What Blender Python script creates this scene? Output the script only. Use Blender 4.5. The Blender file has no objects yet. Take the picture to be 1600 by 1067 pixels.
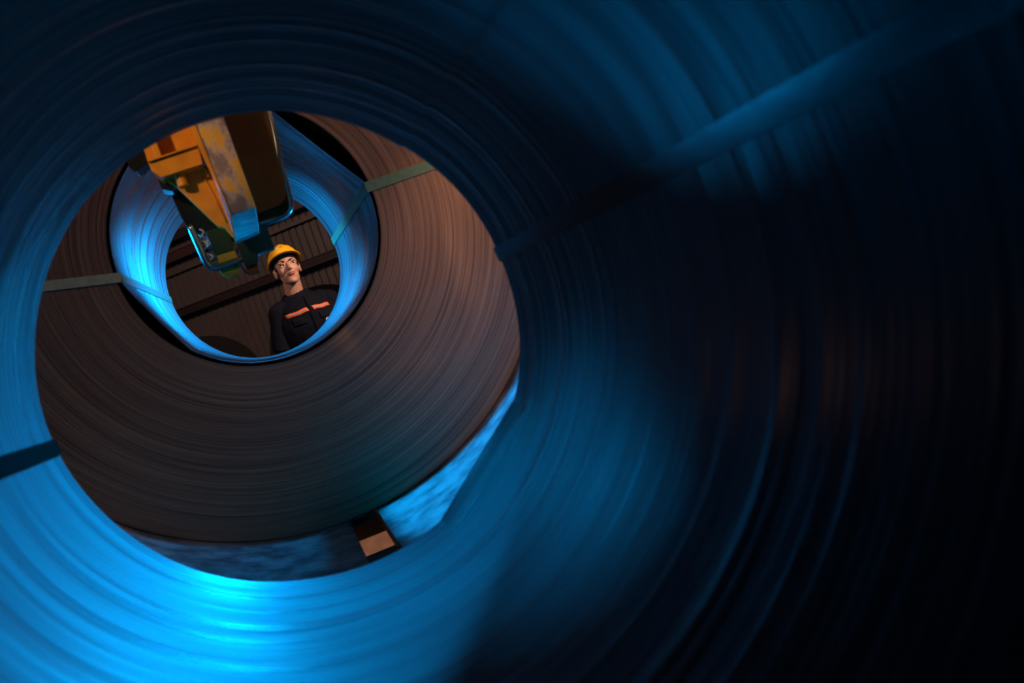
import bpy, bmesh, math, random
from mathutils import Vector, Matrix, noise
from mathutils.bvhtree import BVHTree
random.seed(7)
PI = math.pi
SC = bpy.context.scene
COL = SC.collection
ZC = 1.17                      # height of the lens above the hall floor

# ------------------------------------------------------------------ camera
cam_d = bpy.data.cameras.new('camera'); cam = bpy.data.objects.new('camera', cam_d); COL.objects.link(cam)
f_px = 1457.7
cam_d.sensor_width = 36.0; cam_d.lens = f_px/1600*36
vx, vy, roll = 417.0, 540.6, math.radians(20)
Yc = Vector(((vx-800)/f_px, -(vy-533.5)/f_px, -1)).normalized()
Zc = Vector((-math.sin(roll), math.cos(roll), 0)); Zc = (Zc - Yc*Zc.dot(Yc)).normalized()
Xc = Yc.cross(Zc)
R = Matrix((Xc, Yc, Zc))       # rows: world axes seen in camera space
cam.matrix_world = Matrix.Translation((0, 0, ZC)) @ R.to_4x4()
cam_d.clip_start = 0.02; cam_d.clip_end = 60
cam_d.dof.use_dof = True; cam_d.dof.focus_distance = 5.0; cam_d.dof.aperture_fstop = 6.5
SC.camera = cam

# ------------------------------------------------------------------ world, lights, exposure
w = bpy.data.worlds.new('world'); SC.world = w; w.use_nodes = True
bg = w.node_tree.nodes['Background']; bg.inputs[0].default_value = (0.25, 0.3, 0.4, 1); bg.inputs[1].default_value = 0.0
SC.view_settings.view_transform = 'Standard'; SC.view_settings.look = 'None'
SC.view_settings.exposure = 0.0; SC.view_settings.gamma = 1.0; SC.view_settings.use_curve_mapping = False
BLUE = (0.0, 0.36, 1.0); WARM = (1.0, 0.56, 0.38)

def aim(o, loc, to):
    o.location = loc
    o.rotation_euler = (Vector(to)-Vector(loc)).to_track_quat('-Z', 'Y').to_euler()
def area(name, loc, to, sx, sy, power, col, spread=180):
    d = bpy.data.lights.new(name, 'AREA'); d.shape = 'RECTANGLE'; d.size = sx; d.size_y = sy
    d.energy = power; d.color = col; d.spread = math.radians(spread)
    o = bpy.data.objects.new(name, d); COL.objects.link(o); aim(o, loc, to); return o
def spot(name, loc, to, power, col, ang=60, blend=.5, size=.05):
    d = bpy.data.lights.new(name, 'SPOT'); d.energy = power; d.color = col; d.spot_size = math.radians(ang)
    d.spot_blend = blend; d.shadow_soft_size = size
    o = bpy.data.objects.new(name, d); COL.objects.link(o); aim(o, loc, to); return o

# blue lamps, plus unseen fills added to brighten single patches
spot('blue_lamp_gap', (.80, 2.12, ZC+.82), (-.03, 1.2, ZC-.05), 1200, BLUE, 23, .3, .12)
spot('blue_fill_gap_left', (-.80, 2.12, ZC+.80), (.15, 1.04, ZC-.20), 190, BLUE, 14, .9, .06)  # added spot for the streaks low on the right of the near bore
spot('blue_fill_gap_low', (-.80, 2.12, ZC+.03), (.28, .62, ZC+.15), 130, BLUE, 8, .9, .05)  # added spot that brightens the upper right patch of the near bore
spot('blue_fill_pad', (1.15, 2.286, ZC+.22), (-.25, 2.10, ZC-.40), 55, BLUE, 30, .8, .01)  # added fill for the left pad, set back to miss the coil face
spot('blue_fill_pad_left', (-1.05, 2.286, ZC+.22), (.42, 2.14, ZC-.33), 420, BLUE, 34, .5, .01)  # added fill for the right pad, skimming past the coil face
spot('blue_lamp_through', (.50, 4.30, ZC+.56), (-.17, 1.05, ZC-.24), 190, BLUE, 10, .7, .06)
spot('blue_fill_low', (1.5, 2.9, ZC+.0), (.40, 2.2, ZC-.38), 260, BLUE, 40, .5, .05)  # added to light the right pad beside the coil
spot('blue_fill_low_left', (-1.5, 2.8, ZC+.0), (-.25, 2.2, ZC-.42), 30, BLUE, 40, .6, .05)  # weaker added fill on the left pad
area('blue_lamp_bore_right', (.95, 4.35, ZC+.45), (-.25, 2.5, ZC+.25), .35, .5, 34, BLUE, 90)
area('blue_lamp_bore_left', (-.50, 4.3, ZC+.98), (.25, 2.9, ZC+.05), .25, .3, 11, BLUE, 90)
spot('blue_lamp_bore_end', (-.62, 3.85, ZC+.15), (.35, 3.3, ZC+.38), 100, BLUE, 50, .8, .08)
spot('blue_rim_grab_left', (-.78, 2.2, ZC+.30), (-.06, 1.84, ZC+.21), 60, BLUE, 20, .5, .03)  # added rim light so the left guard bar shows bright edges
spot('blue_rim_grab_right', (.55, 2.2, ZC-.10), (.12, 1.82, ZC+.25), 25, BLUE, 24, .5, .03)  # added rim light for the lower edge of the right guard bar
spot('blue_fill_grab_under', (.05, 1.40, ZC-.38), (.035, 1.76, ZC+.215), 4, BLUE, 8, .5, .03)  # unseen spot added to turn the toe bevel blue
# warm lamps, and extra fills added where no source is known
spot('warm_lamp_face', (1.15, 1.42, ZC+.62), (.72, 2.27, ZC+.06), 22, WARM, 42, .7, .03)
spot('warm_fill_face_wide', (1.75, 1.25, ZC+.95), (.0, 2.27, ZC+.36), 36, WARM, 40, .9, .04)  # second, dim spot added to brighten the rest of the coil face
spot('warm_fill_bore', (-.75, 2.12, ZC+.35), (.30, .70, ZC+.0), .8, (1.0, .5, .32), 14, .9, .04)  # added in place of warm bounce from the coil face
spot('warm_lamp_leg', (-.80, .60, ZC+1.0), (.0, 1.8, ZC+.34), 60, (1.0, .62, .36), 11, .6, .05)
spot('warm_lamp_worker', (1.7, 4.3, ZC+1.25), (.25, 5.8, ZC+.25), 240, (1.0, .66, .48), 45, .6, .12)
spot('warm_lamp_wall', (-1.2, 4.6, ZC+1.6), (0, 8.6, ZC+.4), 200, (1.0, .62, .5), 90, 1.0, .3)
spot('warm_fill_cradle', (.08, 1.9, ZC-.95), (.08, 2.7, ZC-.63), 12, WARM, 50, .5, .05)  # added below the pads so the timber beam shows in the slot

# ------------------------------------------------------------------ helpers
def obj(name, bm, mat, parent=None, smooth=False, recalc=True):
    if recalc: bmesh.ops.recalc_face_normals(bm, faces=bm.faces)
    me = bpy.data.meshes.new(name); bm.to_mesh(me); bm.free()
    if mat: me.materials.append(mat)
    if smooth:
        for p in me.polygons: p.use_smooth = True
    o = bpy.data.objects.new(name, me); COL.objects.link(o)
    if parent: o.parent = parent; o.matrix_parent_inverse = Matrix.Translation(-Vector(parent.location)) if parent.type == 'EMPTY' and parent.parent is None else Matrix.Identity(4)
    return o
def sharp(o, a=35):
    me = o.data
    for p in me.polygons: p.use_smooth = True
    me.set_sharp_from_angle(angle=math.radians(a)); return o
def bevel(o, wd=.002, seg=2):
    m = o.modifiers.new('bevel', 'BEVEL'); m.width = wd; m.segments = seg; m.limit_method = 'ANGLE'; m.angle_limit = math.radians(40); return o
def thing(name, label, cat, loc=(0, 0, 0), group=None):
    o = bpy.data.objects.new(name, None); COL.objects.link(o); o.location = loc; o.empty_display_size = .1
    o['label'] = label; o['category'] = cat
    if group: o['group'] = group
    return o
def tag(o, label, cat, group=None):
    o['label'] = label; o['category'] = cat
    if group: o['group'] = group
    return o
def struct(name, bm, mat, **k):
    o = obj(name, bm, mat, **k); o['kind'] = 'structure'; return o
def box(bm, x0, x1, y0, y1, z0, z1, M=None):
    vs = [bm.verts.new((x, y, z)) for x in (x0, x1) for y in (y0, y1) for z in (z0, z1)]
    for f in ((0, 1, 3, 2), (4, 6, 7, 5), (0, 4, 5, 1), (2, 3, 7, 6), (0, 2, 6, 4), (1, 5, 7, 3)): bm.faces.new([vs[i] for i in f])
    if M:
        for v in vs: v.co = M @ v.co
    return vs
def prism(bm, pts, y0, y1, tilt=0):
    """outline in the x-z plane, given thickness along y"""
    a = [bm.verts.new((x, y0, z)) for x, z in pts]; b = [bm.verts.new((x, y1, z)) for x, z in pts]
    n = len(pts); bm.faces.new(a); bm.faces.new(b[::-1])
    for i in range(n): bm.faces.new((a[i], b[i], b[(i+1) % n], a[(i+1) % n]))
def tube(bm, path, r, n=10, closed=False, flat=1.0):
    P = [Vector(p) for p in path]; rings = []
    m = len(P)
    for i, p in enumerate(P):
        if closed: t = (P[(i+1) % m]-P[i-1]).normalized()
        else: t = (P[min(i+1, m-1)]-P[max(i-1, 0)]).normalized()
        up = Vector((0, 1, 0)) if abs(t.y) < .9 else Vector((0, 0, 1))
        a = t.cross(up).normalized(); b = t.cross(a).normalized()
        rr = r[i] if isinstance(r, (list, tuple)) else r
        rings.append([bm.verts.new(p + a*rr*math.cos(2*PI*k/n) + b*rr*flat*math.sin(2*PI*k/n)) for k in range(n)])
    for i in range(m if closed else m-1):
        A, B = rings[i], rings[(i+1) % m]
        for k in range(n): bm.faces.new((A[k], A[(k+1) % n], B[(k+1) % n], B[k]))
    if not closed: bm.faces.new(rings[0][::-1]); bm.faces.new(rings[-1])
def cyl(bm, p0, p1, r0, r1=None, n=20): tube(bm, [p0, p1], [r0, r0 if r1 is None else r1], n)
def ell(bm, c, r, rot=None, u=20, v=14):
    M = Matrix.Translation(c) @ (rot.to_4x4() if rot else Matrix.Identity(4)) @ Matrix.Diagonal((*r, 1))
    bmesh.ops.create_uvsphere(bm, u_segments=u, v_segments=v, radius=1, matrix=M)
def caps(bm, p0, p1, r0, r1, fl=1.0):
    p0, p1 = Vector(p0), Vector(p1); n = 1
    for i in range(n+1):
        t = i/n; ell(bm, p0.lerp(p1, t), (r0+(r1-r0)*t,)*3, None, 14, 10)
    tube(bm, [p0, p1], [r0, r1], 16)
def round_path(pts, r, n=5, closed=False):
    """polyline with rounded corners"""
    out = []; m = len(pts); P = [Vector(p) for p in pts]
    for i in range(m):
        if not closed and i in (0, m-1): out.append(P[i]); continue
        a, b, c = P[i-1], P[i], P[(i+1) % m]
        d1 = (a-b).normalized(); d2 = (c-b).normalized(); rr = min(r, (a-b).length*.45, (c-b).length*.45)
        s, e = b+d1*rr, b+d2*rr
        for k in range(n+1):
            t = k/n; out.append(s*(1-t)**2 + b*2*t*(1-t) + e*t*t)
    return out
def remeshed(name, bm, mat, voxel, smooth_it, parent):
    o = obj(name, bm, mat, parent, recalc=False)
    m = o.modifiers.new('r', 'REMESH'); m.mode = 'VOXEL'; m.voxel_size = voxel; m.use_smooth_shade = True
    s = o.modifiers.new('s', 'SMOOTH'); s.factor = .5; s.iterations = smooth_it
    dg = bpy.context.evaluated_depsgraph_get(); dg.update()
    me = bpy.data.meshes.new_from_object(o.evaluated_get(dg)); old = o.data
    o.modifiers.clear(); o.data = me; me.name = name
    if not me.materials: me.materials.append(mat)
    for p in me.polygons: p.use_smooth = True
    bpy.data.meshes.remove(old); return o

# ------------------------------------------------------------------ materials
class NT:
    def __init__(s, name):
        s.m = bpy.data.materials.new(name); s.m.use_nodes = True; s.t = s.m.node_tree; s.n = s.t.nodes
        s.b = s.n['Principled BSDF']
    def node(s, ty, **kw):
        n = s.n.new(ty)
        for k, v in kw.items():
            if k.startswith('i_'): n.inputs[int(k[2:])].default_value = v
            else: setattr(n, k, v)
        return n
    def link(s, a, b): s.t.links.new(a, b)
    def coord(s, sx=1, sy=1, sz=1, out='Object'):
        c = s.node('ShaderNodeTexCoord'); m = s.node('ShaderNodeMapping'); m.inputs['Scale'].default_value = (sx, sy, sz)
        s.link(c.outputs[out], m.inputs[0]); return m.outputs[0]
    def noise(s, vec, scale, detail=4, rough=.55):
        n = s.node('ShaderNodeTexNoise'); n.inputs['Scale'].default_value = scale; n.inputs['Detail'].default_value = detail
        n.inputs['Roughness'].default_value = rough; s.link(vec, n.inputs['Vector']); return n.outputs['Fac']
    def ramp(s, fac, stops):
        r = s.node('ShaderNodeValToRGB'); e = r.color_ramp.elements
        while len(e) < len(stops): e.new(.5)
        for i, (p, c) in enumerate(stops): e[i].position = p; e[i].color = (*c, 1) if len(c) == 3 else c
        s.link(fac, r.inputs[0]); return r.outputs[0]
    def math(s, op, a, b=None, c=None):
        n = s.node('ShaderNodeMath', operation=op)
        for i, v in enumerate((a, b, c)):
            if v is None: continue
            if isinstance(v, (int, float)): n.inputs[i].default_value = v
            else: s.link(v, n.inputs[i])
        return n.outputs[0]
    def bump(s, h, strength=.3, dist=.002, normal=None):
        n = s.node('ShaderNodeBump'); n.inputs['Strength'].default_value = strength; n.inputs['Distance'].default_value = dist
        s.link(h, n.inputs['Height'])
        if normal: s.link(normal, n.inputs['Normal'])
        return n.outputs[0]
    def set(s, **kw):
        for k, v in kw.items():
            i = s.b.inputs[k.replace('_', ' ')]
            if hasattr(v, 'is_output'): s.link(v, i)
            elif isinstance(v, tuple): i.default_value = (*v, 1) if len(v) == 3 else v
            else: i.default_value = v
        return s.m
def plain(name, col, rough=.5, metal=0, var=.25, scale=30, bump=.15, **k):
    t = NT(name); v = t.coord(); n = t.noise(v, scale)
    c2 = tuple(x*(1-var) for x in col)
    return t.set(Base_Color=t.ramp(n, [(.3, c2), (.7, col)]), Roughness=rough, Metallic=metal,
                 Normal=t.bump(n, bump, .002), **k)

def bore_steel(name, strips, alb, metal):
    t = NT(name)
    fine = t.noise(t.coord(2.5, 420, 2.5), 1, 3)
    mid = t.noise(t.coord(.9, 30, .9), 1, 2)
    big = t.noise(t.coord(1.6, 5, 1.6), 1, 2)
    blot = t.noise(t.coord(6, 9, 6), 1, 4)
    n1 = t.bump(mid, .8 if strips else .25, .006)
    n2 = t.bump(big, .25, .012, n1)
    n3 = t.bump(fine, .12 if strips else .08, .0006, n2)
    rough = t.ramp(mid, [(.35, (.42,)*3), (.62, (.25,)*3)])
    col = t.ramp(blot, [(.3, tuple(alb*x for x in (.9, .92, .95))), (.7, tuple(alb*x for x in (1.1, 1.15, 1.2)))])
    return t.set(Base_Color=col, Metallic=metal, Roughness=rough, Normal=n3, Specular_IOR_Level=.13 if strips else .5)
M_bore = bore_steel('cold_rolled_steel', True, .042, .0)
M_bore2 = bore_steel('cold_rolled_steel_clean', False, .24, .9)

def face_mat():
    t = NT('wound_sheet_edges')
    c = t.node('ShaderNodeTexCoord'); s = t.node('ShaderNodeSeparateXYZ'); t.link(c.outputs['Object'], s.inputs[0])
    r = t.math('SQRT', t.math('ADD', t.math('MULTIPLY', s.outputs[0], s.outputs[0]), t.math('MULTIPLY', s.outputs[2], s.outputs[2])))
    def rn(scale, wob):
        cb = t.node('ShaderNodeCombineXYZ'); t.link(t.math('MULTIPLY', r, scale), cb.inputs[0])
        t.link(t.math('MULTIPLY', s.outputs[0], wob), cb.inputs[1]); t.link(t.math('MULTIPLY', s.outputs[2], wob), cb.inputs[2])
        return t.noise(cb.outputs[0], 1, 3, .6)
    a = rn(650, 2.2); b = rn(150, .8); g = t.noise(t.coord(1, 1, 1), 260, 2)
    h = t.math('ADD', t.math('MULTIPLY', a, 1.0), t.math('MULTIPLY', b, .7))
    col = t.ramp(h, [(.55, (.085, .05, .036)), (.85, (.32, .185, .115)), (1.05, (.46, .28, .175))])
    mx = t.node('ShaderNodeMix', data_type='RGBA', blend_type='MULTIPLY'); mx.inputs[0].default_value = .35
    t.link(col, mx.inputs[6]); t.link(t.ramp(g, [(.35, (.6, .6, .6)), (.65, (1, 1, 1))]), mx.inputs[7])
    nb = t.bump(h, .5, .0012); nb = t.bump(g, .25, .0008, nb)
    return t.set(Base_Color=mx.outputs[2], Metallic=.25, Roughness=.55, Normal=nb)
M_face = face_mat()
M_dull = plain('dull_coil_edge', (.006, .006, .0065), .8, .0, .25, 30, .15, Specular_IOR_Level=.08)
M_outer = plain('coil_outer_sheet', (.16, .15, .15), .4, .8)
M_strap = plain('green_strap', (.24, .40, .22), .28, .0, .25, 60, .1)
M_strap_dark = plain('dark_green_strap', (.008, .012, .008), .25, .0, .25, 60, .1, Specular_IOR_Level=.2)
M_strap_black = plain('black_strap', (.003, .0045, .004), .8, 0, .25, 60, .1, Specular_IOR_Level=.0)
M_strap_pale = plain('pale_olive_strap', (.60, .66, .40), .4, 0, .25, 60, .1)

t = NT('cradle_pad'); sc = t.noise(t.coord(14, 110, 14), 1, 5, .7); bl = t.noise(t.coord(16, 16, 16), 1, 4)
M_pad = t.set(Base_Color=t.ramp(bl, [(.38, (.18, .19, .20)), (.62, (.5, .52, .52))]), Metallic=.55, Roughness=t.ramp(sc, [(.35, (.6,)*3), (.65, (.38,)*3)]),
              Normal=t.bump(sc, .7, .004, t.bump(bl, .4, .01)))
M_dark = plain('dark_steel', (.02, .02, .022), .5, .6)
M_timber = plain('timber', (.5, .33, .24), .7, 0, .3, 40, .4)
M_floor = plain('concrete', (.13, .12, .115), .7, 0, .4, 3, .2)
M_wall = plain('corrugated_sheet', (.14, .118, .112), .55, .3, .15, 4, .1)
M_girt = plain('purlin_steel', (.05, .038, .042), .55, .4)
M_girt2 = plain('purlin_primer', (.10, .05, .055), .5, .3)
M_roof = plain('roof_sheet', (.05, .05, .055), .6, .2)

# ------------------------------------------------------------------ the hall (turned against the coils)
TH = math.radians(-40); HC = Vector((0, 8.55, 0))
HM = Matrix.Translation(HC) @ Matrix.Rotation(TH, 4, 'Z')
def hall(bm):
    for v in bm.verts: v.co = HM @ v.co
    return bm
bm = bmesh.new(); box(bm, -9, 9, -20, .6, -.2, 0); struct('floor', hall(bm), M_floor)
bm = bmesh.new(); box(bm, -9, 9, -20, .6, 7, 7.15); struct('ceiling', hall(bm), M_roof)
def corrugated(x0, x1, z0, z1, pitch=.075, depth=.018):
    bm = bmesh.new(); prof = []; x = x0
    while x < x1:
        prof += [(x, 0), (x+pitch*.42, 0), (x+pitch*.52, depth), (x+pitch*.88, depth), (x+pitch*.98, 0)]; x += pitch
    a = [bm.verts.new((px, py, z0)) for px, py in prof]; b = [bm.verts.new((px, py, z1)) for px, py in prof]
    for i in range(len(prof)-1): bm.faces.new((a[i], a[i+1], b[i+1], b[i]))
    a2 = [bm.verts.new((px, py+.012, z0)) for px, py in prof]; b2 = [bm.verts.new((px, py+.012, z1)) for px, py in prof]
    for i in range(len(prof)-1): bm.faces.new((b2[i], b2[i+1], a2[i+1], a2[i]))
    return bm
struct('wall_back', hall(corrugated(-9, 9, 0, 7)), M_wall, recalc=False)
bm = bmesh.new(); box(bm, -9.1, -9, -20, .6, 0, 7); struct('wall_left', hall(bm), M_wall)
bm = bmesh.new(); box(bm, 9, 9.1, -20, .6, 0, 7); struct('wall_right', hall(bm), M_wall)
bm = bmesh.new(); box(bm, -9.1, 9.1, -20.1, -20, 0, 7); struct('wall_front', hall(bm), M_wall)
def zbeam(z, h, d, y=0):
    """a Z-section purlin along the wall"""
    bm = bmesh.new(); box(bm, -9, 9, y-d, y-.002, z+h-.012, z+h); box(bm, -9, 9, y-d, y-d+.012, z, z+h); box(bm, -9, 9, y-d-.05, y-d, z, z+.012)
    return hall(bm)
struct('trim_1', zbeam(ZC+.50, .075, .09), M_girt)
struct('trim_2', zbeam(ZC+.98, .09, .10), M_girt2)
bm = bmesh.new(); box(bm, -9, 9, -.06, -.002, ZC+.88, ZC+.91); struct('trim_3', hall(bm), M_wall)
struct('trim_4', zbeam(ZC+1.14, .08, .12), M_girt)

# ------------------------------------------------------------------ coils
def sstep(t): t = max(0, min(1, t)); return t*t*(3-2*t)
def ring_grid(bm, rows, n=256):
    """rows: list of functions th -> Vector; returns a lofted surface around the axis"""
    R_ = []
    for f in rows: R_.append([bm.verts.new(f(2*PI*k/n)) for k in range(n)])
    for A, B in zip(R_[:-1], R_[1:]):
        for k in range(n): bm.faces.new((A[k], A[(k+1) % n], B[(k+1) % n], B[k]))
def chord(th, a0, a1, R_):
    """radius of a straight chord between two angles, else R_"""
    a0, a1 = math.radians(a0), math.radians(a1); m = (a0+a1)/2; hw = (a1-a0)/2
    d = (th-m+PI) % (2*PI)-PI
    if abs(d) >= hw: return R_
    return R_*math.cos(hw)/math.cos(d)
def make_coil(label, cx, cz, y0, y1, Ri, Ro, sleeve, mat_bore, rings, face=None):
    root = thing('steel_coil', label, 'steel coil', (cx, y0, cz))
    bm = bmesh.new(); rnd = random.Random(int(Ro*1000))
    off = [rnd.uniform(-.0003, .0003) for _ in range(rings+1)]
    rows = []
    def rr(r, y): return lambda th: Vector((r*math.cos(th), y, r*math.sin(th)))
    L = y1-y0
    rows.append(rr(Ri, L))
    rows.append(rr(Ri, 0))
    for i in range(1, rings): rows.append(rr(Ri+(Ro-Ri)*i/rings, off[i]))
    rows += [rr(Ro-.004, 0), rr(Ro, .004), rr(Ro, L-.004), rr(Ro-.004, L)]
    for i in range(6, 0, -1): rows.append(rr(Ri+(Ro-Ri)*i/6.5, L))
    rows.append(rr(Ri, L))
    ring_grid(bm, rows); bmesh.ops.remove_doubles(bm, verts=bm.verts, dist=1e-5)
    body = obj('wound_sheet', bm, face or M_face, root); sharp(body, 30)
    me = body.data; me.materials.append(M_outer)
    for p in me.polygons:
        if abs(p.normal.y) < .5:
            c = p.center
            if math.hypot(c.x, c.z) > Ro-.01 or math.hypot(c.x, c.z) < Ri+.003: p.material_index = 1
    body.matrix_parent_inverse = Matrix.Identity(4)
    # the innermost wrap
    bm = bmesh.new(); ny = 44; rows = []
    for j in range(ny+1):
        y = L*j/ny
        rows.append((lambda y: lambda th: Vector((sleeve(th, y+y0)*math.cos(th), y, sleeve(th, y+y0)*math.sin(th))))(y))
    for j in range(ny, -1, -1):
        y = L*j/ny
        rows.append((lambda y: lambda th: Vector(((sleeve(th, y+y0)+.0012)*math.cos(th), y, (sleeve(th, y+y0)+.0012)*math.sin(th))))(y))
    rows.append(rows[0]); ring_grid(bm, rows, 360); bmesh.ops.remove_doubles(bm, verts=bm.verts, dist=1e-6)
    s = obj('inner_wrap', bm, mat_bore, root); sharp(s, 50); s.matrix_parent_inverse = Matrix.Identity(4)
    return root
def make_strap(root, name_label, cx, cz, y0, y1, sleeve, Ro, bore, faces, outer_th, wd, mat, mat_bore):
    """steel band: through the bore, over both faces, along the outside. bore: y -> angle in degrees; local to the coil root"""
    th = .0012; L = y1-y0
    def bandmesh(pairs, nrm):
        bm = bmesh.new(); A = [(bm.verts.new(p), bm.verts.new(q), bm.verts.new(p+n*th), bm.verts.new(q+n*th)) for (p, q), n in zip(pairs, nrm)]
        for a, b in zip(A[:-1], A[1:]):
            bm.faces.new((a[2], a[3], b[3], b[2])); bm.faces.new((a[0], b[0], b[1], a[1]))
            bm.faces.new((a[0], a[2], b[2], b[0])); bm.faces.new((a[1], b[1], b[3], a[3]))
        bm.faces.new((A[0][0], A[0][1], A[0][3], A[0][2])); bm.faces.new((A[-1][0], A[-1][2], A[-1][3], A[-1][1]))
        return bm
    pairs, nr = [], []
    for j in range(25):
        y = L*j/24; a = math.radians(bore(y+y0)); hw = wd/2/.30
        r = min(sleeve(a-hw, y+y0), sleeve(a+hw, y+y0), sleeve(a, y+y0))-.0016
        P = lambda t: Vector((r*math.cos(t), y, r*math.sin(t)))
        pairs.append((P(a-hw), P(a+hw))); nr.append(Vector((-math.cos(a), 0, -math.sin(a))))
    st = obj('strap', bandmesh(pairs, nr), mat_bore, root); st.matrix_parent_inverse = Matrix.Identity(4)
    if name_label: st['label'] = name_label
    a = math.radians(faces[0]); b = math.radians(faces[1])
    for y, sgn in ((0, -1), (L, 1)):
        aa = math.radians(bore(y+y0)) if y else a
        r0 = sleeve(aa, y+y0)-.003; p0 = Vector((r0*math.cos(aa), y+sgn*.0025, r0*math.sin(aa))); p1 = Vector(((Ro+.002)*math.cos(b), y+sgn*.0025, (Ro+.002)*math.sin(b)))
        d = (p1-p0).normalized(); n = Vector((-d.z, 0, d.x))*wd/2
        s2 = obj('strap_front' if y == 0 else 'strap_back', bandmesh([(p0-n, p0+n), (p1-n, p1+n)], [Vector((0, sgn, 0))]*2), mat, st)
        s2.matrix_parent_inverse = Matrix.Identity(4)
    n = Vector((-math.sin(b), 0, math.cos(b)))*wd/2; e = Vector((math.cos(b), 0, math.sin(b)))
    o3 = obj('strap_outer', bandmesh([(e*(Ro+.001)+Vector((0, -.003, 0))-n, e*(Ro+.001)+Vector((0, -.003, 0))+n), (e*(Ro+.001)+Vector((0, L+.003, 0))-n, e*(Ro+.001)+Vector((0, L+.003, 0))+n)], [e, e]), mat, st)
    o3.matrix_parent_inverse = Matrix.Identity(4)
    return st

# the coil the camera looks out of
C1x, C1z, C1y0, C1y1, C1Ro = .0296, ZC-.0112, -.25, 1.242, .447
def sleeve1(th, y):
    k = sstep(1-(C1y1-y)/.16)
    r = .305
    r -= (r-chord(th, -70, -33, r))*k
    d = math.degrees(th) % 360
    r -= .0022*sstep((d-42)/1.0)*sstep((120-d)/60)      # end of the sheet: a thin step
    r += .0012*math.sin(3*th+1.2+y*2) + .0006*math.sin(7*th+y*9)
    return r
c1 = make_coil('large steel coil the view looks out of, blue-lit rippled bore', C1x, C1z, C1y0, C1y1, .311, C1Ro, sleeve1, M_bore, 40)
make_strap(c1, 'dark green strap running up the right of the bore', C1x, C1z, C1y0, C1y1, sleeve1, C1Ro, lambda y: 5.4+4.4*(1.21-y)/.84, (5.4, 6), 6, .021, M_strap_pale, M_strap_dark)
make_strap(c1, 'dark strap across the lower left of the bore', C1x, C1z, C1y0, C1y1, sleeve1, C1Ro, lambda y: 184.0-1.0*(1.21-y)/.2, (184, 184), 184, .0195, M_strap_black, M_strap_black)

# the coil beyond, seen face on
C2x, C2z, C2y0, C2y1, C2Ro = .0476, ZC+.2615, 2.268, 3.495, .7214
def sleeve2(th, y):
    k = 1-sstep((y-C2y0)/.75); r = .3005+.0035*sstep((y-C2y0)/1.2)
    r -= (r-chord(th, 7, 62, r))*k
    r -= (r-chord(th, 184, 226, r))*k*.8
    r += .0010*math.sin(4*th+.5+y)
    return r
c2 = make_coil('wide brown-edged steel coil seen face on, strapped left and right', C2x, C2z, C2y0, C2y1, .3095, C2Ro, sleeve2, M_bore2, 60)
make_strap(c2, 'green strap right of the bore', C2x, C2z, C2y0, C2y1, sleeve2, C2Ro, lambda y: 4.3, (4.3, 3.0), 3.0, .0255, M_strap, M_strap)
make_strap(c2, 'pale olive strap left of the bore', C2x, C2z, C2y0, C2y1, sleeve2, C2Ro, lambda y: 181.6-1.4*(y-2.27), (181.6, 174.0), 174.0, .0225, M_strap_pale, M_strap)

# two coils behind the worker
def plain_sleeve(R_): return lambda th, y: R_
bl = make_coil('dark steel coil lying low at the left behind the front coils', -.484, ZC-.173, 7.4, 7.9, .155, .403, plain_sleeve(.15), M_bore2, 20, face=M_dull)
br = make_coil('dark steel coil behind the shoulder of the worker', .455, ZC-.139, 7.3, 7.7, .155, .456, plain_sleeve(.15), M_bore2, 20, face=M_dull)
for cx, cz, R_, y0, y1, lab in ((-.484, ZC-.173, .403, 7.42, 7.88, 'dark block carrying the low coil at the left'), (.455, ZC-.139, .456, 7.32, 7.68, 'dark block carrying the coil behind the worker')):
    sb_ = thing('coil_stand', lab, 'coil stand', (cx, (y0+y1)/2, 0))
    bm = bmesh.new(); a_ = [(R_*1.002*math.sin(t_), -R_*1.002*math.cos(t_)+cz) for t_ in [(-.6+.1*k) for k in range(13)]]
    prism(bm, [(cx-.32, 0.0)] + [(cx-.32, a_[0][1])] + [(cx+x, z) for x, z in a_] + [(cx+.32, a_[-1][1]), (cx+.32, 0.0)], y0, y1)
    bevel(obj('block', bm, M_dark, sb_), .004)

# ------------------------------------------------------------------ cradle
SX = .0476; SZ = ZC+.2615; SR = .7225; ZA = SZ-SR
cr = thing('coil_cradle', 'raised coil cradle of two curved pads either side of a dark slot', 'coil cradle', (SX, 1.6, 0))
def pad(sgn):
    """curved saddle pad hugging the big coil, from the slot up the side"""
    bm = bmesh.new(); a0 = math.asin((.064 if sgn > 0 else .006)/SR); a1 = math.radians(66); n = 40; rows = []
    for k in range(n+1):
        a = a0+(a1-a0)*k/n
        P = lambda R_, y: bm.verts.new((SX+sgn*R_*math.sin(a), y, SZ-R_*math.cos(a)))
        rows.append([P(SR, -.3), P(SR, 3.6), P(SR+.035, 3.6), P(SR+.035, -.3)])
    for A_, B_ in zip(rows[:-1], rows[1:]):
        for k in range(4): bm.faces.new((A_[k], A_[(k+1) % 4], B_[(k+1) % 4], B_[k]))
    bm.faces.new(rows[0]); bm.faces.new(rows[-1][::-1])
    return bm
for s in (1, -1):
    o = obj('pad', pad(s), M_pad, cr); sharp(o, 30)
    o['label'] = 'scuffed metal-faced pad curving up to the ' + ('right' if s > 0 else 'left')
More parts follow.
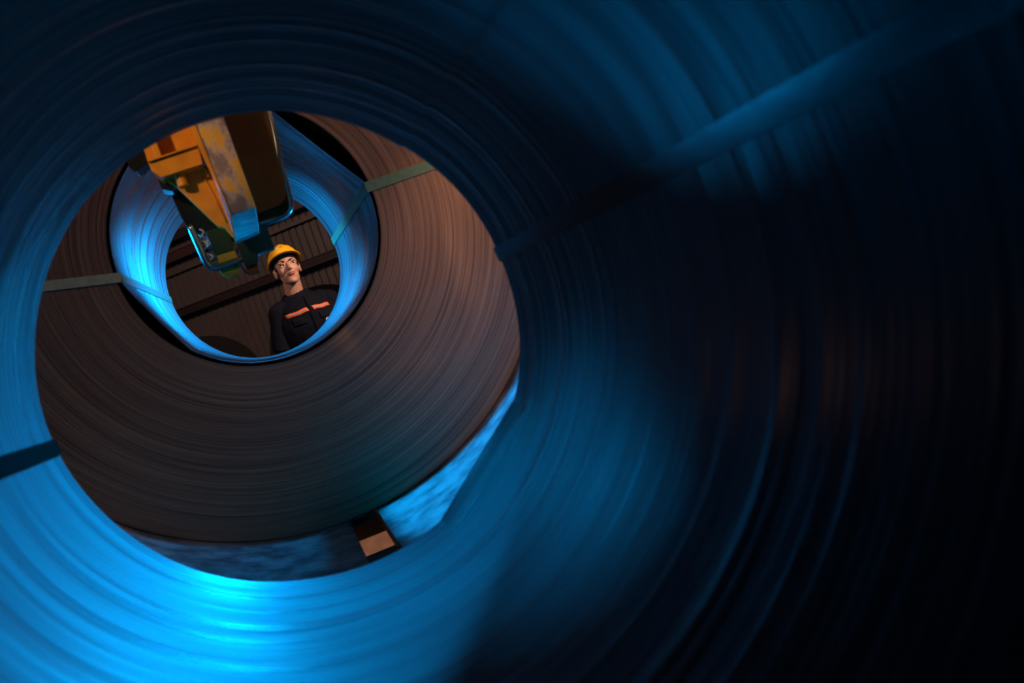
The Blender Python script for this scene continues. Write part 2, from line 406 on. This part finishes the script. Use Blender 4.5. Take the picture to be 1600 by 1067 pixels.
for s in (1, -1):
    bm = bmesh.new(); lo = ZA-.09
    prism(bm, [(SX+.03+s*.045, ZA-.037), (SX+s*.30, SZ-math.sqrt((SR+.037)**2-.09)), (SX+s*.55, SZ-math.sqrt((SR+.037)**2-.3025)), (SX+s*.66, ZA+.30), (SX+s*.66, lo), (SX+.03+s*.045, lo)], -.25, 3.55)
    obj('support_beam', bm, M_dark, cr)
    for y in (-.15, 1.5, 3.4):
        bm = bmesh.new(); box(bm, SX+s*.3-.06, SX+s*.3+.06, y-.06, y+.06, 0, lo); obj('leg', bm, M_dark, cr)
bm = bmesh.new(); box(bm, SX-.55, SX+.55, 2.72, 2.92, ZC-.667, ZC-.618)
obj('cross_beam', bm, M_timber, cr)['label'] = 'pale timber beam crossing under the slot'

# ------------------------------------------------------------------ crane grab leg hanging between the coils
M_or = NT('orange_paint'); n_ = M_or.noise(M_or.coord(), 25)
M_or = M_or.set(Base_Color=M_or.ramp(n_, [(.3, (.50, .18, .004)), (.7, (.72, .28, .006))]), Roughness=.33, Normal=M_or.bump(n_, .15, .002))
t = NT('worn_orange_paint'); a_ = t.noise(t.coord(26, 26, 15), 1, 5, .65); b_ = t.noise(t.coord(120, 120, 260), 1, 3)
M_worn = t.set(Base_Color=t.ramp(a_, [(.44, (.19, .135, .115)), (.52, (.42, .31, .23)), (.56, (.65, .33, .02)), (.7, (.55, .26, .01))]),
               Metallic=.0, Roughness=t.ramp(b_, [(.3, (.35,)*3), (.7, (.65,)*3)]), Normal=t.bump(b_, .3, .001, t.bump(a_, .5, .001)))
t = NT('scraped_steel'); b_ = t.noise(t.coord(40, 40, 380), 1, 4)
M_scr = t.set(Base_Color=t.ramp(b_, [(.3, (.3, .3, .3)), (.7, (.6, .6, .6))]), Metallic=.9, Roughness=.38, Normal=t.bump(b_, .6, .001))
M_side = plain('shaded_orange_side', (.15, .062, .010), .55, 0, Specular_IOR_Level=.2)  # orange paint darkened in its base colour to stand for shade
M_green = plain('machine_green', (.02, .045, .02), .3, .2)
M_black = plain('black_coating', (.012, .013, .014), .22, .3)
M_yel = plain('yellow_pad', (.38, .30, .02), .5)
M_glossblk = plain('polished_bar', (.22, .25, .25), .22, .9, .1)

G = thing('crane_grab', 'orange crane grab leg with worn steel plate hanging between the coils', 'crane grab', (.03, 1.8, 1.32))
def gp(name, pts, y0, y1, mat, parent=G, bv=.0015, label=None):
    bm = bmesh.new(); prism(bm, pts, y0, y1); o = obj(name, bm, mat, parent if parent is G else None)
    if parent is not G: o.parent = parent; o.matrix_parent_inverse = parent.matrix_parent_inverse.copy() if False else Matrix.Identity(4)
    if bv: bevel(o, bv)
    if label: o['label'] = label
    return o
def gsub(o, parent):   # a sub-part shares its part's frame
    o.parent = parent; o.matrix_parent_inverse = Matrix.Identity(4); return o
TOP = 3.3
gp('wear_plate', [(.013, 1.408), (.064, 1.408), (.064, TOP), (.011, TOP)], 1.715, 1.745, M_worn, label='worn steel plate with flaking orange paint')
bm = bmesh.new()
v = [bm.verts.new(p) for p in [(.0135, 1.716, 1.407), (.064, 1.716, 1.411), (.0565, 1.752, 1.372), (.0115, 1.752, 1.366), (.0135, 1.80, 1.407), (.064, 1.80, 1.411), (.0565, 1.80, 1.372), (.0115, 1.80, 1.366)]]
for f in ((0, 1, 2, 3), (4, 7, 6, 5), (0, 4, 5, 1), (1, 5, 6, 2), (2, 6, 7, 3), (3, 7, 4, 0)): bm.faces.new([v[i] for i in f])
o = obj('toe_plate', bm, M_scr, G); bevel(o, .001); o['label'] = 'bare scraped bevel below the worn plate'
gp('edge_flange', [(.0055, TOP), (.0055, 1.57), (.0075, 1.525), (.0155, 1.448), (.0165, 1.40), (.0095, 1.366), (.0128, 1.368), (.0195, 1.41), (.0145, 1.575), (.012, TOP)], 1.712, 1.80, M_or, bv=.0008)
o = gp('gusset', [(-.0647, 1.5063), (.0105, 1.515), (.0145, 1.500), (.0185, 1.4098), (.012, 1.373), (.0013, 1.3984), (-.0086, 1.4039), (-.0532, 1.4932)], 1.775, 1.80, M_or)
# bead along the gusset and the cut-out shadow notch
bm = bmesh.new(); tube(bm, [(-.004, 1.773, 1.497), (.003, 1.773, 1.455), (.0075, 1.773, 1.405)], .0016, 8); wb = obj('weld_bead', bm, M_or, None, True); gsub(wb, o)
wb.matrix_parent_inverse = o.matrix_parent_inverse.copy()
wb.matrix_parent_inverse = Matrix.Identity(4)
hb = gp('housing', [(-.0832, 1.552), (-.0822, 1.5244), (-.0712, 1.5082), (.0033, 1.5106), (.0065, 1.5423), (-.0805, 1.5376)], 1.735, 1.80, M_or)
gp('housing_back', [(-.0840, 1.539), (.0065, 1.5423), (.0065, 1.78), (-.0840, 1.78)], 1.775, 1.80, M_or)
gp('shelf', [(-.082, 1.5385), (.006, 1.5425), (.006, 1.5455), (-.082, 1.5415)], 1.728, 1.78, M_or, bv=.0006)
gp('post', [(-.068, 1.541), (-.0575, 1.5415), (-.0575, 1.78), (-.068, 1.78)], 1.735, 1.777, M_or)
bm = bmesh.new(); cyl(bm, (-.0405, 1.758, 1.518), (-.0405, 1.758, 1.487), .0095, n=24); o = obj('pin', bm, M_or, G); sharp(o); bevel(o, .001)
bm = bmesh.new(); tube(bm, round_path([(-.001, 1.765, 1.513), (.0045, 1.765, 1.508), (.0055, 1.765, 1.492)], .006), .003, 8); obj('lifting_eye', bm, M_or, G, True)
gp('cable_box', [(-.1185, 1.5527), (-.1112, 1.5409), (-.0861, 1.5503), (-.0841, 1.569), (-.084, 1.62), (-.118, 1.62)], 1.79, 1.85, M_black)
gp('lower_bracket', [(-.0798, 1.5253), (-.0802, 1.5014), (-.0631, 1.4914), (-.0501, 1.5019), (-.05, 1.53)], 1.802, 1.86, M_black)
gp('back_plate', [(-.074, 1.56), (.0012, 1.56), (.0012, 1.4347), (.006, 1.3916), (-.0426, 1.4069), (-.0631, 1.4264), (-.0676, 1.4525)], 1.865, 1.905, M_black)
gp('side_plate', [(.061, TOP), (.148, TOP), (.1475, 1.60), (.1419, 1.538), (.1345, 1.4989), (.1325, 1.4525), (.129, 1.4308), (.122, 1.4190), (.109, 1.4126), (.061, 1.4095)], 1.815, 1.835, M_side, label='shade-darkened orange side plate with rounded lower corner')
# guard bar round the right side plate
bm = bmesh.new(); pth = round_path([(.050, 1.825, 1.3915), (.1290, 1.825, 1.3925), (.1355, 1.825, 1.45), (.1375, 1.825, 1.49), (.1500, 1.825, 1.565), (.1500, 1.825, TOP)], .03, 8)
tube(bm, pth, .0065, 12, flat=1.6); obj('guard_bar', bm, M_glossblk, G, True)
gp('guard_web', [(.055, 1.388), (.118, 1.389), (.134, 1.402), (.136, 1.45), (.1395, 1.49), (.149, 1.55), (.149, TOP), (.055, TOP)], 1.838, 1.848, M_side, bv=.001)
# guard bar round the left sensor
bm = bmesh.new(); pth = round_path([(-.056, 1.84, 1.430), (-.0560, 1.84, 1.415), (-.0510, 1.84, 1.3395), (.0190, 1.84, 1.3385), (.019, 1.84, 1.40)], .018, 8)
tube(bm, pth, .0068, 12, flat=1.3); obj('guard_bar', bm, M_glossblk, G, True)
sb = gp('sensor_box', [(-.0346, 1.411), (.0060, 1.411), (.0060, 1.362), (-.0320, 1.362)], 1.85, 1.90, M_green, label='dark green sensor box')
for dx in (0, .0035, .007):
    bm = bmesh.new(); cyl(bm, (-.0435+dx, 1.848, 1.420), (-.0375+dx, 1.848, 1.349), .0008, n=8); obj('cable', bm, M_glossblk, G, True)
bm = bmesh.new(); tube(bm, [(-.043+.012*math.sin(k*.9)*.5, 1.846, 1.418-.0035*k) for k in range(20)], .0009, 6); obj('cable', bm, M_strap_pale, G, True)
gp('yellow_bumper', [(-.0300, 1.3610), (.0065, 1.3610), (.0053, 1.3460), (-.0300, 1.3460)], 1.845, 1.87, M_yel)
pts = [(-.0340, 1.335)] + [(-.0150+.0185*math.cos(a), 1.331+.0155*math.sin(a)) for a in [PI+PI*k/12 for k in range(13)]] + [(.0040, 1.335)]
gp('yellow_bumper', pts, 1.845, 1.87, M_yel)
gp('latch', [(.0035, 1.366), (.0085, 1.366), (.0095, 1.352), (.0045, 1.350)], 1.835, 1.845, M_glossblk)
gp('latch', [(.0035, 1.334), (.0065, 1.334), (.0120, 1.312), (.0090, 1.310)], 1.835, 1.845, M_glossblk)
gp('foot', [(.0105, 1.3764), (.0578, 1.3804), (.0748, 1.3968), (.0600, 1.3422), (.0432, 1.339), (.0385, 1.3233), (.0118, 1.3237)], 1.825, 1.88, M_green)
gp('foot_post', [(.055, 1.340), (.0755, 1.340), (.0755, 1.40), (.055, 1.40)], 1.83, 1.87, M_green)
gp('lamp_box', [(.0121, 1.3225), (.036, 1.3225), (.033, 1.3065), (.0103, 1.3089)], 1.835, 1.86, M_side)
bm = bmesh.new(); ell(bm, (.034, 1.834, 1.307), (.0018,)*3); obj('indicator', bm, M_glossblk, G, True)
gp('crosshead', [(-.35, TOP), (.35, TOP), (.35, TOP+.3), (-.35, TOP+.3)], 1.68, 1.98, M_or)
for x in (-.2, .2):
    bm = bmesh.new(); cyl(bm, (x, 1.83, TOP+.29), (x, 1.83, 7.0), .015, n=12); obj('hoist_rope', bm, M_dark, G)

# ------------------------------------------------------------------ the worker
PY = 5.8
Pn = thing('person', 'worker in yellow hard hat and navy work shirt with orange tape, looking up', 'person', (.27, PY, 0))
t = NT('skin'); n_ = t.noise(t.coord(), 60, 3)
M_skin = t.set(Base_Color=t.ramp(n_, [(.3, (.50, .25, .17)), (.7, (.62, .33, .23))]), Roughness=.48, Subsurface_Weight=.12, Subsurface_Scale=.01, Normal=t.bump(n_, .1, .001))
M_skin.node_tree.nodes['Principled BSDF'].inputs['Subsurface Radius'].default_value = (1, .3, .15)
M_navy = plain('navy_cloth', (.0045, .006, .014), .85, 0, .3, 90, .3, Specular_IOR_Level=.15)
M_navy2 = plain('navy_cloth_panel', (.006, .008, .018), .85, 0, .3, 90, .3, Specular_IOR_Level=.15)
M_hair = plain('dark_brown_hair', (.018, .010, .007), .6, 0, .4, 200, .5)
M_hat = plain('yellow_hard_hat', (.95, .50, .01), .28, 0, .06, 12, .03)
M_lip = plain('lips', (.48, .15, .12), .45, 0, .15)
M_eye = plain('eye_white', (.75, .72, .70), .15, 0, .05); M_iris = plain('iris', (.03, .018, .012), .08)
M_tape = plain('orange_tape', (1.0, .16, .02), .6, 0, .12, 100); M_refl = plain('grey_reflective_tape', (.33, .34, .46), .5, .0, .2, 120)
M_placket = plain('placket_cloth', (.002, .0025, .005), .9, 0, .2, 90, .2, Specular_IOR_Level=.1)
M_boot = plain('black_leather', (.015, .014, .013), .4); M_white = plain('white_print', (.8, .8, .8), .5, 0, .05)
M_strapblk = plain('hat_harness', (.015, .015, .017), .5)

HD = Matrix.Translation((.266, PY-.01, 1.572)) @ Matrix.Rotation(math.radians(6), 4, 'Z') @ Matrix.Rotation(math.radians(-12), 4, 'X') @ Matrix.Diagonal((1, 1, 1, 1))
HQ = HD.to_3x3()
def hp(x, y, z): return HD @ Vector((x, y, z))
def hell(bm, c, r, rx=0, ry=0, rz=0):
    ell(bm, hp(*c), r, HQ @ (Matrix.Rotation(rz, 3, 'Z') @ Matrix.Rotation(ry, 3, 'Y') @ Matrix.Rotation(rx, 3, 'X')))
# one continuous body: head, neck, trunk, arms, hands, legs
bm = bmesh.new()
hell(bm, (0, .015, .035), (.073, .093, .080))
hell(bm, (0, -.028, -.020), (.061, .060, .070))
hell(bm, (0, -.034, -.066), (.049, .050, .042))
hell(bm, (0, -.068, -.100), (.022, .018, .016))
for s in (-1, 1):
    hell(bm, (s*.036, -.046, -.026), (.026, .034, .030))
    caps(bm, hp(s*.045, .006, -.048), hp(s*.038, -.020, -.077), .013, .014); caps(bm, hp(s*.038, -.020, -.077), hp(s*.014, -.060, -.100), .014, .014)
    hell(bm, (s*.034, -.073, .021), (.023, .014, .008), 0, s*.12)
    hell(bm, (s*.074, .012, -.012), (.007, .018, .030), .2, 0, s*-.45)
    hell(bm, (s*.079, .022, .004), (.006, .010, .016), .2, 0, s*-.45)
    hell(bm, (s*.0105, -.101, -.034), (.007, .009, .006))
caps(bm, hp(0, -.082, .010), hp(0, -.110, -.027), .0075, .0110)
hell(bm, (0, -.085, -.060), (.024, .014, .012))
caps(bm, hp(0, .010, -.070), (.258, PY+.035, 1.38), .052, .058)
caps(bm, (.190, PY+.03, 1.335), (.365, PY+.03, 1.33), .045, .045)
ell(bm, (.285, PY+.01, 1.22), (.165, .10, .19)); ell(bm, (.29, PY+.01, 1.02), (.145, .095, .17)); ell(bm, (.29, PY+.02, .90), (.155, .10, .11))
def arm(sh, el, wr, sd):
    sh, el, wr = Vector(sh), Vector(el), Vector(wr)
    caps(bm, sh, el, .050, .041); caps(bm, el, wr, .041, .027)
    d = (wr-el).normalized(); side = Vector((0, 1, 0)); th = Vector((-sd, -.4, 0)).normalized()
    palm = wr + d*.055; ell(bm, palm, (.018, .042, .052))
    for i, (o_, l_) in enumerate(((-.030, .072), (-.010, .080), (.010, .075), (.029, .060))):
        b0 = wr + d*.095 + side*o_; k1 = b0 + d*l_*.5 + Vector((-sd*.008, 0, 0)); k2 = k1 + d*l_*.45 + Vector((-sd*.020, 0, 0))
        caps(bm, b0, k1, .0088, .0083); caps(bm, k1, k2, .0083, .007)
    t0 = wr + d*.03 - side*.032; t1 = t0 + d*.035 - side*.022 + Vector((-sd*.01, 0, 0)); t2 = t1 + d*.032 - side*.004 + Vector((-sd*.01, 0, 0))
    caps(bm, t0, t1, .012, .010); caps(bm, t1, t2, .010, .0085)
arm((.130, PY+.02, 1.310), (.082, PY+.0, 1.075), (.100, PY-.09, .84), -1)
arm((.442, PY+.03, 1.300), (.500, PY+.02, 1.065), (.490, PY-.06, .82), 1)
for s in (-1, 1):
    caps(bm, (.29+s*.085, PY+.02, .86), (.29+s*.105, PY+.01, .48), .085, .056); caps(bm, (.29+s*.105, PY+.01, .48), (.29+s*.115, PY+.04, .10), .056, .040)
    caps(bm, (.29+s*.115, PY+.04, .06), (.29+s*.125, PY-.11, .05), .040, .034)
body = remeshed('body', bm, M_skin, .0042, 6, Pn)
def hobj(name, bm, mat, label=None, smooth=True, parent=Pn):
    o = obj(name, bm, mat, Pn, smooth)
    if parent is not Pn: o.parent = parent; o.matrix_parent_inverse = Matrix.Identity(4)
    if label: o['label'] = label
    return o
# eyes, brows, lips
for s in (-1, 1):
    bm = bmesh.new(); hell(bm, (s*.031, -.0715, -.002), (.0135, .0115, .0075)); e = hobj('eye', bm, M_eye)
    bm = bmesh.new(); hell(bm, (s*.031+.0035, -.0800, .0005), (.0058, .0040, .0058)); hobj('iris', bm, M_iris, parent=e)
    bm = bmesh.new(); pts = [hp(s*x, y, z) for x, y, z in ((.012, -.0865, .018), (.022, -.0875, .0245), (.036, -.082, .027), (.051, -.067, .022))]
    tube(bm, pts, [.0025, .0038, .0034, .0015], 8); hobj('eyebrow', bm, M_hair)
    bm = bmesh.new(); pts = [hp(s*x, y, z) for x, y, z in ((.017, -.080, .000), (.024, -.0840, .0055), (.034, -.0835, .0068), (.044, -.0755, .001))]
    tube(bm, pts, [.001, .0017, .0019, .0012], 6); hobj('eyelid', bm, M_hair, 'dark upper lashes')
bm = bmesh.new()
tube(bm, [hp(x, y, z) for x, y, z in ((-.025, -.086, -.0585), (-.012, -.0965, -.0545), (0, -.0990, -.0560), (.012, -.0965, -.0545), (.025, -.086, -.0585))], [.0015, .0042, .0040, .0042, .0015], 8)
tube(bm, [hp(x, y, z) for x, y, z in ((-.022, -.087, -.0610), (-.010, -.0955, -.0640), (.010, -.0955, -.0640), (.022, -.087, -.0610))], [.0015, .0048, .0048, .0015], 8)
hobj('lips', bm, M_lip)
# hair showing below the hat
bm = bmesh.new()
hell(bm, (0, .026, .042), (.0765, .094, .079))
for s in (-1, 1): hell(bm, (s*.0685, -.012, .014), (.006, .013, .024), .1)
hobj('hair', bm, M_hair)
# hard hat
HT = HD @ Matrix.Translation((0, .014, .045)) @ Matrix.Rotation(math.radians(-10), 4, 'X') @ Matrix.Diagonal((.93, .93, .93, 1))
def dome(th, ph, s=1.0):
    x, y, z = .104*math.cos(th)*math.cos(ph), .128*math.sin(th)*math.cos(ph), .112*math.sin(ph)
    rid = .007*math.exp(-(x/.020)**2)*math.sin(min(ph*1.6, PI/2)) + .0035*math.exp(-((abs(x)-.052)/.008)**2)*math.sin(min(ph*1.8, PI/2))
    if abs(x) < .026 and .020 < y < .034: rid -= .010
    if abs(abs(x)-.056) < .012 and .0 < y < .012: rid -= .008
    return HT @ Vector((x*s, y*s, (z+rid)*s))
bm = bmesh.new(); NU, NV = 96, 26
def hat_rows(s, rev=False):
    rows = []
    for j in range(NV+1):
        ph = j/NV*PI/2*.995
        rows.append((lambda ph: lambda th: dome(th, ph, s))(ph))
    return rows
def brim(th, wd, z):
    fr = max(0, -math.sin(th))**1.6
    k = wd*(1+2.6*fr)
    return HT @ Vector(((.104+k*.8)*math.cos(th), (.128+k)*math.sin(th), z-.004*(1-fr)-.004*fr))
rows = [lambda th: dome(th, .02, .975), lambda th: brim(th, .010, -.006), lambda th: brim(th, .011, -.002)] + hat_rows(1.0)
ring_grid(bm, rows, NU)
bm2 = hat_rows(.965)
ring_grid(bm, bm2, NU)
hat = hobj('hard_hat', bm, M_hat, 'yellow hard hat with raised ridges'); sharp(hat, 40)
bm = bmesh.new()
ring_grid(bm, [lambda th: HT @ Vector((.092*math.cos(th), .113*math.sin(th), .016)), lambda th: HT @ Vector((.0865*math.cos(th), .104*math.sin(th)-.002, -.016)),
               lambda th: HT @ Vector((.084*math.cos(th), .1015*math.sin(th)-.002, -.016)), lambda th: HT @ Vector((.089*math.cos(th), .110*math.sin(th), .016))], 64)
hobj('headband', bm, M_strapblk, 'black inner headband', parent=hat)
def stuck(dx, dz, wd, ht, mat, nm, lab=None):
    """a small sticker lying on the front of the hat"""
    bm = bmesh.new(); g = []
    for i in range(5):
        for j in range(4):
            x = dx+wd*(i/4-.5); z = dz+ht*(j/3-.5)
            th = -PI/2+math.asin(max(-1, min(1, x/.104))); ph = math.asin(max(0, min(1, z/.112)))
            p = dome(th, ph, 1.006); g.append(bm.verts.new(p))
    for i in range(4):
        for j in range(3): bm.faces.new((g[i*4+j], g[(i+1)*4+j], g[(i+1)*4+j+1], g[i*4+j+1]))
    return hobj(nm, bm, mat, lab, parent=hat)
for a in ((-.030, .052, .012, .012), (-.022, .062, .006, .010), (-.012, .060, .006, .012), (-.026, .030, .007, .007)): stuck(*a, M_white, 'hat_emblem')
for a in ((-.002, .060, .020, .003), (-.008, .050, .007, .004), (.002, .050, .007, .004), (.012, .050, .004, .003), (-.052, .030, .004, .005), (.048, .030, .003, .004)): stuck(*a, M_strapblk, 'hat_mark')
# shirt
bm = bmesh.new()
tube(bm, [(.262, PY+.030, 1.418), (.264, PY+.030, 1.385)], [.064, .078], 24)
caps(bm, (.150, PY+.025, 1.338), (.400, PY+.03, 1.333), .062, .062)
caps(bm, (.225, PY+.03, 1.370), (.305, PY+.03, 1.368), .062, .062)
ell(bm, (.285, PY+.008, 1.205), (.190, .122, .205)); ell(bm, (.29, PY+.01, 1.00), (.168, .112, .20)); ell(bm, (.29, PY+.01, .90), (.172, .118, .12))
for s, a in ((-1, ((.130, PY+.02, 1.325), (.090, PY+.005, 1.155))), (1, ((.445, PY+.03, 1.315), (.486, PY+.02, 1.145)))):
    p0, p1 = Vector(a[0]), Vector(a[1]); caps(bm, p0, p1, .064, .050)
    d = (p1-p0).normalized(); tube(bm, [p0, p1, p1+d*.052], [.06, .058, .060], 24)
shirt = remeshed('work_shirt', bm, M_navy, .0055, 5, Pn); shirt['label'] = 'navy short-sleeved work shirt'
nz = shirt.data
for v in nz.vertices:      # cloth folds
    c = v.co; v.co = c + v.normal*(.0035*noise.noise(Vector((c.x*9, c.y*9, c.z*16+c.x*12))) + .0015)
bvh = BVHTree.FromPolygons([v.co.copy() for v in nz.vertices], [tuple(p.vertices) for p in nz.polygons])
def on_chest(x, z, lift=.003):
    h = bvh.ray_cast(Vector((x, PY-1, z)), Vector((0, 1, 0)))[0]
    if h is None: h = Vector((x, PY-.1, z))
    return h - Vector((0, lift, 0))
def patch(name, c0, c1, c2, c3, mat, lift=.003, nx=16, nz_=4, wave=0, label=None):
    bm = bmesh.new(); g = []
    for i in range(nx+1):
        for j in range(nz_+1):
            u, v_ = i/nx, j/nz_
            x = (c0[0]*(1-u)+c1[0]*u)*(1-v_)+(c3[0]*(1-u)+c2[0]*u)*v_; z = (c0[1]*(1-u)+c1[1]*u)*(1-v_)+(c3[1]*(1-u)+c2[1]*u)*v_
            z += wave*math.sin(u*9)
            g.append((on_chest(x, z, lift), on_chest(x, z, -.001)))
    n_ = nz_+1; F = [bm.verts.new(a) for a, b in g]; B = [bm.verts.new(b) for a, b in g]
    for i in range(nx):
        for j in range(nz_):
            q = (i*n_+j, (i+1)*n_+j, (i+1)*n_+j+1, i*n_+j+1)
            bm.faces.new([F[k] for k in q]); bm.faces.new([B[k] for k in q[::-1]])
    edge = [i*n_ for i in range(nx+1)] + [nx*n_+j for j in range(1, n_)] + [i*n_+nz_ for i in range(nx-1, -1, -1)] + [j for j in range(nz_-1, 0, -1)]
    for a, b in zip(edge, edge[1:]+edge[:1]): bm.faces.new((F[a], B[a], B[b], F[b]))
    o = hobj(name, bm, mat, label); return o
def tape(c0, c1, c2, c3, lab):
    t1 = patch('reflective_tape', c0, c1, c2, c3, M_tape, .004, wave=.002, label=lab)
    L = lambda a, b, k: (a[0]+(b[0]-a[0])*k, a[1]+(b[1]-a[1])*k)
    t2 = patch('tape_stripe', L(L(c0, c3, .36), L(c1, c2, .36), .04), L(L(c1, c2, .36), L(c0, c3, .36), .04), L(L(c1, c2, .64), L(c0, c3, .64), .04), L(L(c0, c3, .64), L(c1, c2, .64), .04), M_refl, .0055, wave=.002, label='grey-blue stripe')
    t2.parent = t1; t2.matrix_parent_inverse = Matrix.Identity(4)
tape((.166, 1.279), (.302, 1.287), (.293, 1.312), (.156, 1.304), 'orange tape left of the placket')
tape((.329, 1.285), (.430, 1.282), (.424, 1.304), (.320, 1.312), 'orange tape right of the placket')
patch('placket', (.306, 1.00), (.318, 1.00), (.306, 1.375), (.294, 1.380), M_placket, .003, 2, 24)
for (x0, x1, z0, z1) in ((.185, .268, 1.222, 1.266), (.350, .425, 1.222, 1.264)):
    patch('pocket_flap', (x0+.004, z0), (x1-.004, z0), (x1, z1), (x0, z1), M_navy2, .005, 10, 5)
bm = bmesh.new()
def disc(bm, x, z, r, lift, n=20, r2=0, a0=0, a1=2*PI):
    o_ = [bm.verts.new(on_chest(x+r*math.cos(a0+(a1-a0)*k/n), z+r*math.sin(a0+(a1-a0)*k/n), lift)) for k in range(n+1)]
    i_ = [bm.verts.new(on_chest(x+r2*math.cos(a0+(a1-a0)*k/n), z+r2*math.sin(a0+(a1-a0)*k/n), lift)) for k in range(n+1)]
    for k in range(n): bm.faces.new((o_[k], o_[k+1], i_[k+1], i_[k]))
disc(bm, .390, 1.205, .0135, .006, r2=.001); bd = hobj('badge', bm, M_white, 'round white chest badge')
bm = bmesh.new(); disc(bm, .390, 1.205, .0085, .0075, r2=.0055, a0=.9, a1=5.6)
b_ = hobj('badge_letter', bm, M_boot); b_.parent = bd; b_.matrix_parent_inverse = Matrix.Identity(4)
bm = bmesh.new(); tube(bm, [(.262+.0640*math.cos(a), PY+.026+.062*math.sin(a), 1.414-.012*math.sin(-a)) for a in [2*PI*k/32 for k in range(32)]], .0055, 8, True); hobj('collar', bm, M_boot, 'black round neck band')
# trousers and boots
bm = bmesh.new()
ell(bm, (.29, PY+.02, .90), (.170, .115, .12))
for s in (-1, 1):
    caps(bm, (.29+s*.085, PY+.02, .86), (.29+s*.105, PY+.01, .48), .098, .072); caps(bm, (.29+s*.105, PY+.01, .48), (.29+s*.115, PY+.04, .12), .072, .062)
remeshed('trousers', bm, M_navy2, .010, 4, Pn)
for s in (-1, 1):
    bm = bmesh.new(); caps(bm, (.29+s*.115, PY+.045, .20), (.29+s*.115, PY+.045, .055), .052, .052); caps(bm, (.29+s*.115, PY+.04, .055), (.29+s*.127, PY-.14, .050), .050, .046)
    box(bm, .29+s*.12-.05, .29+s*.12+.05, PY-.19, PY+.10, 0, .03)
    remeshed('boot', bm, M_boot, .008, 3, Pn)
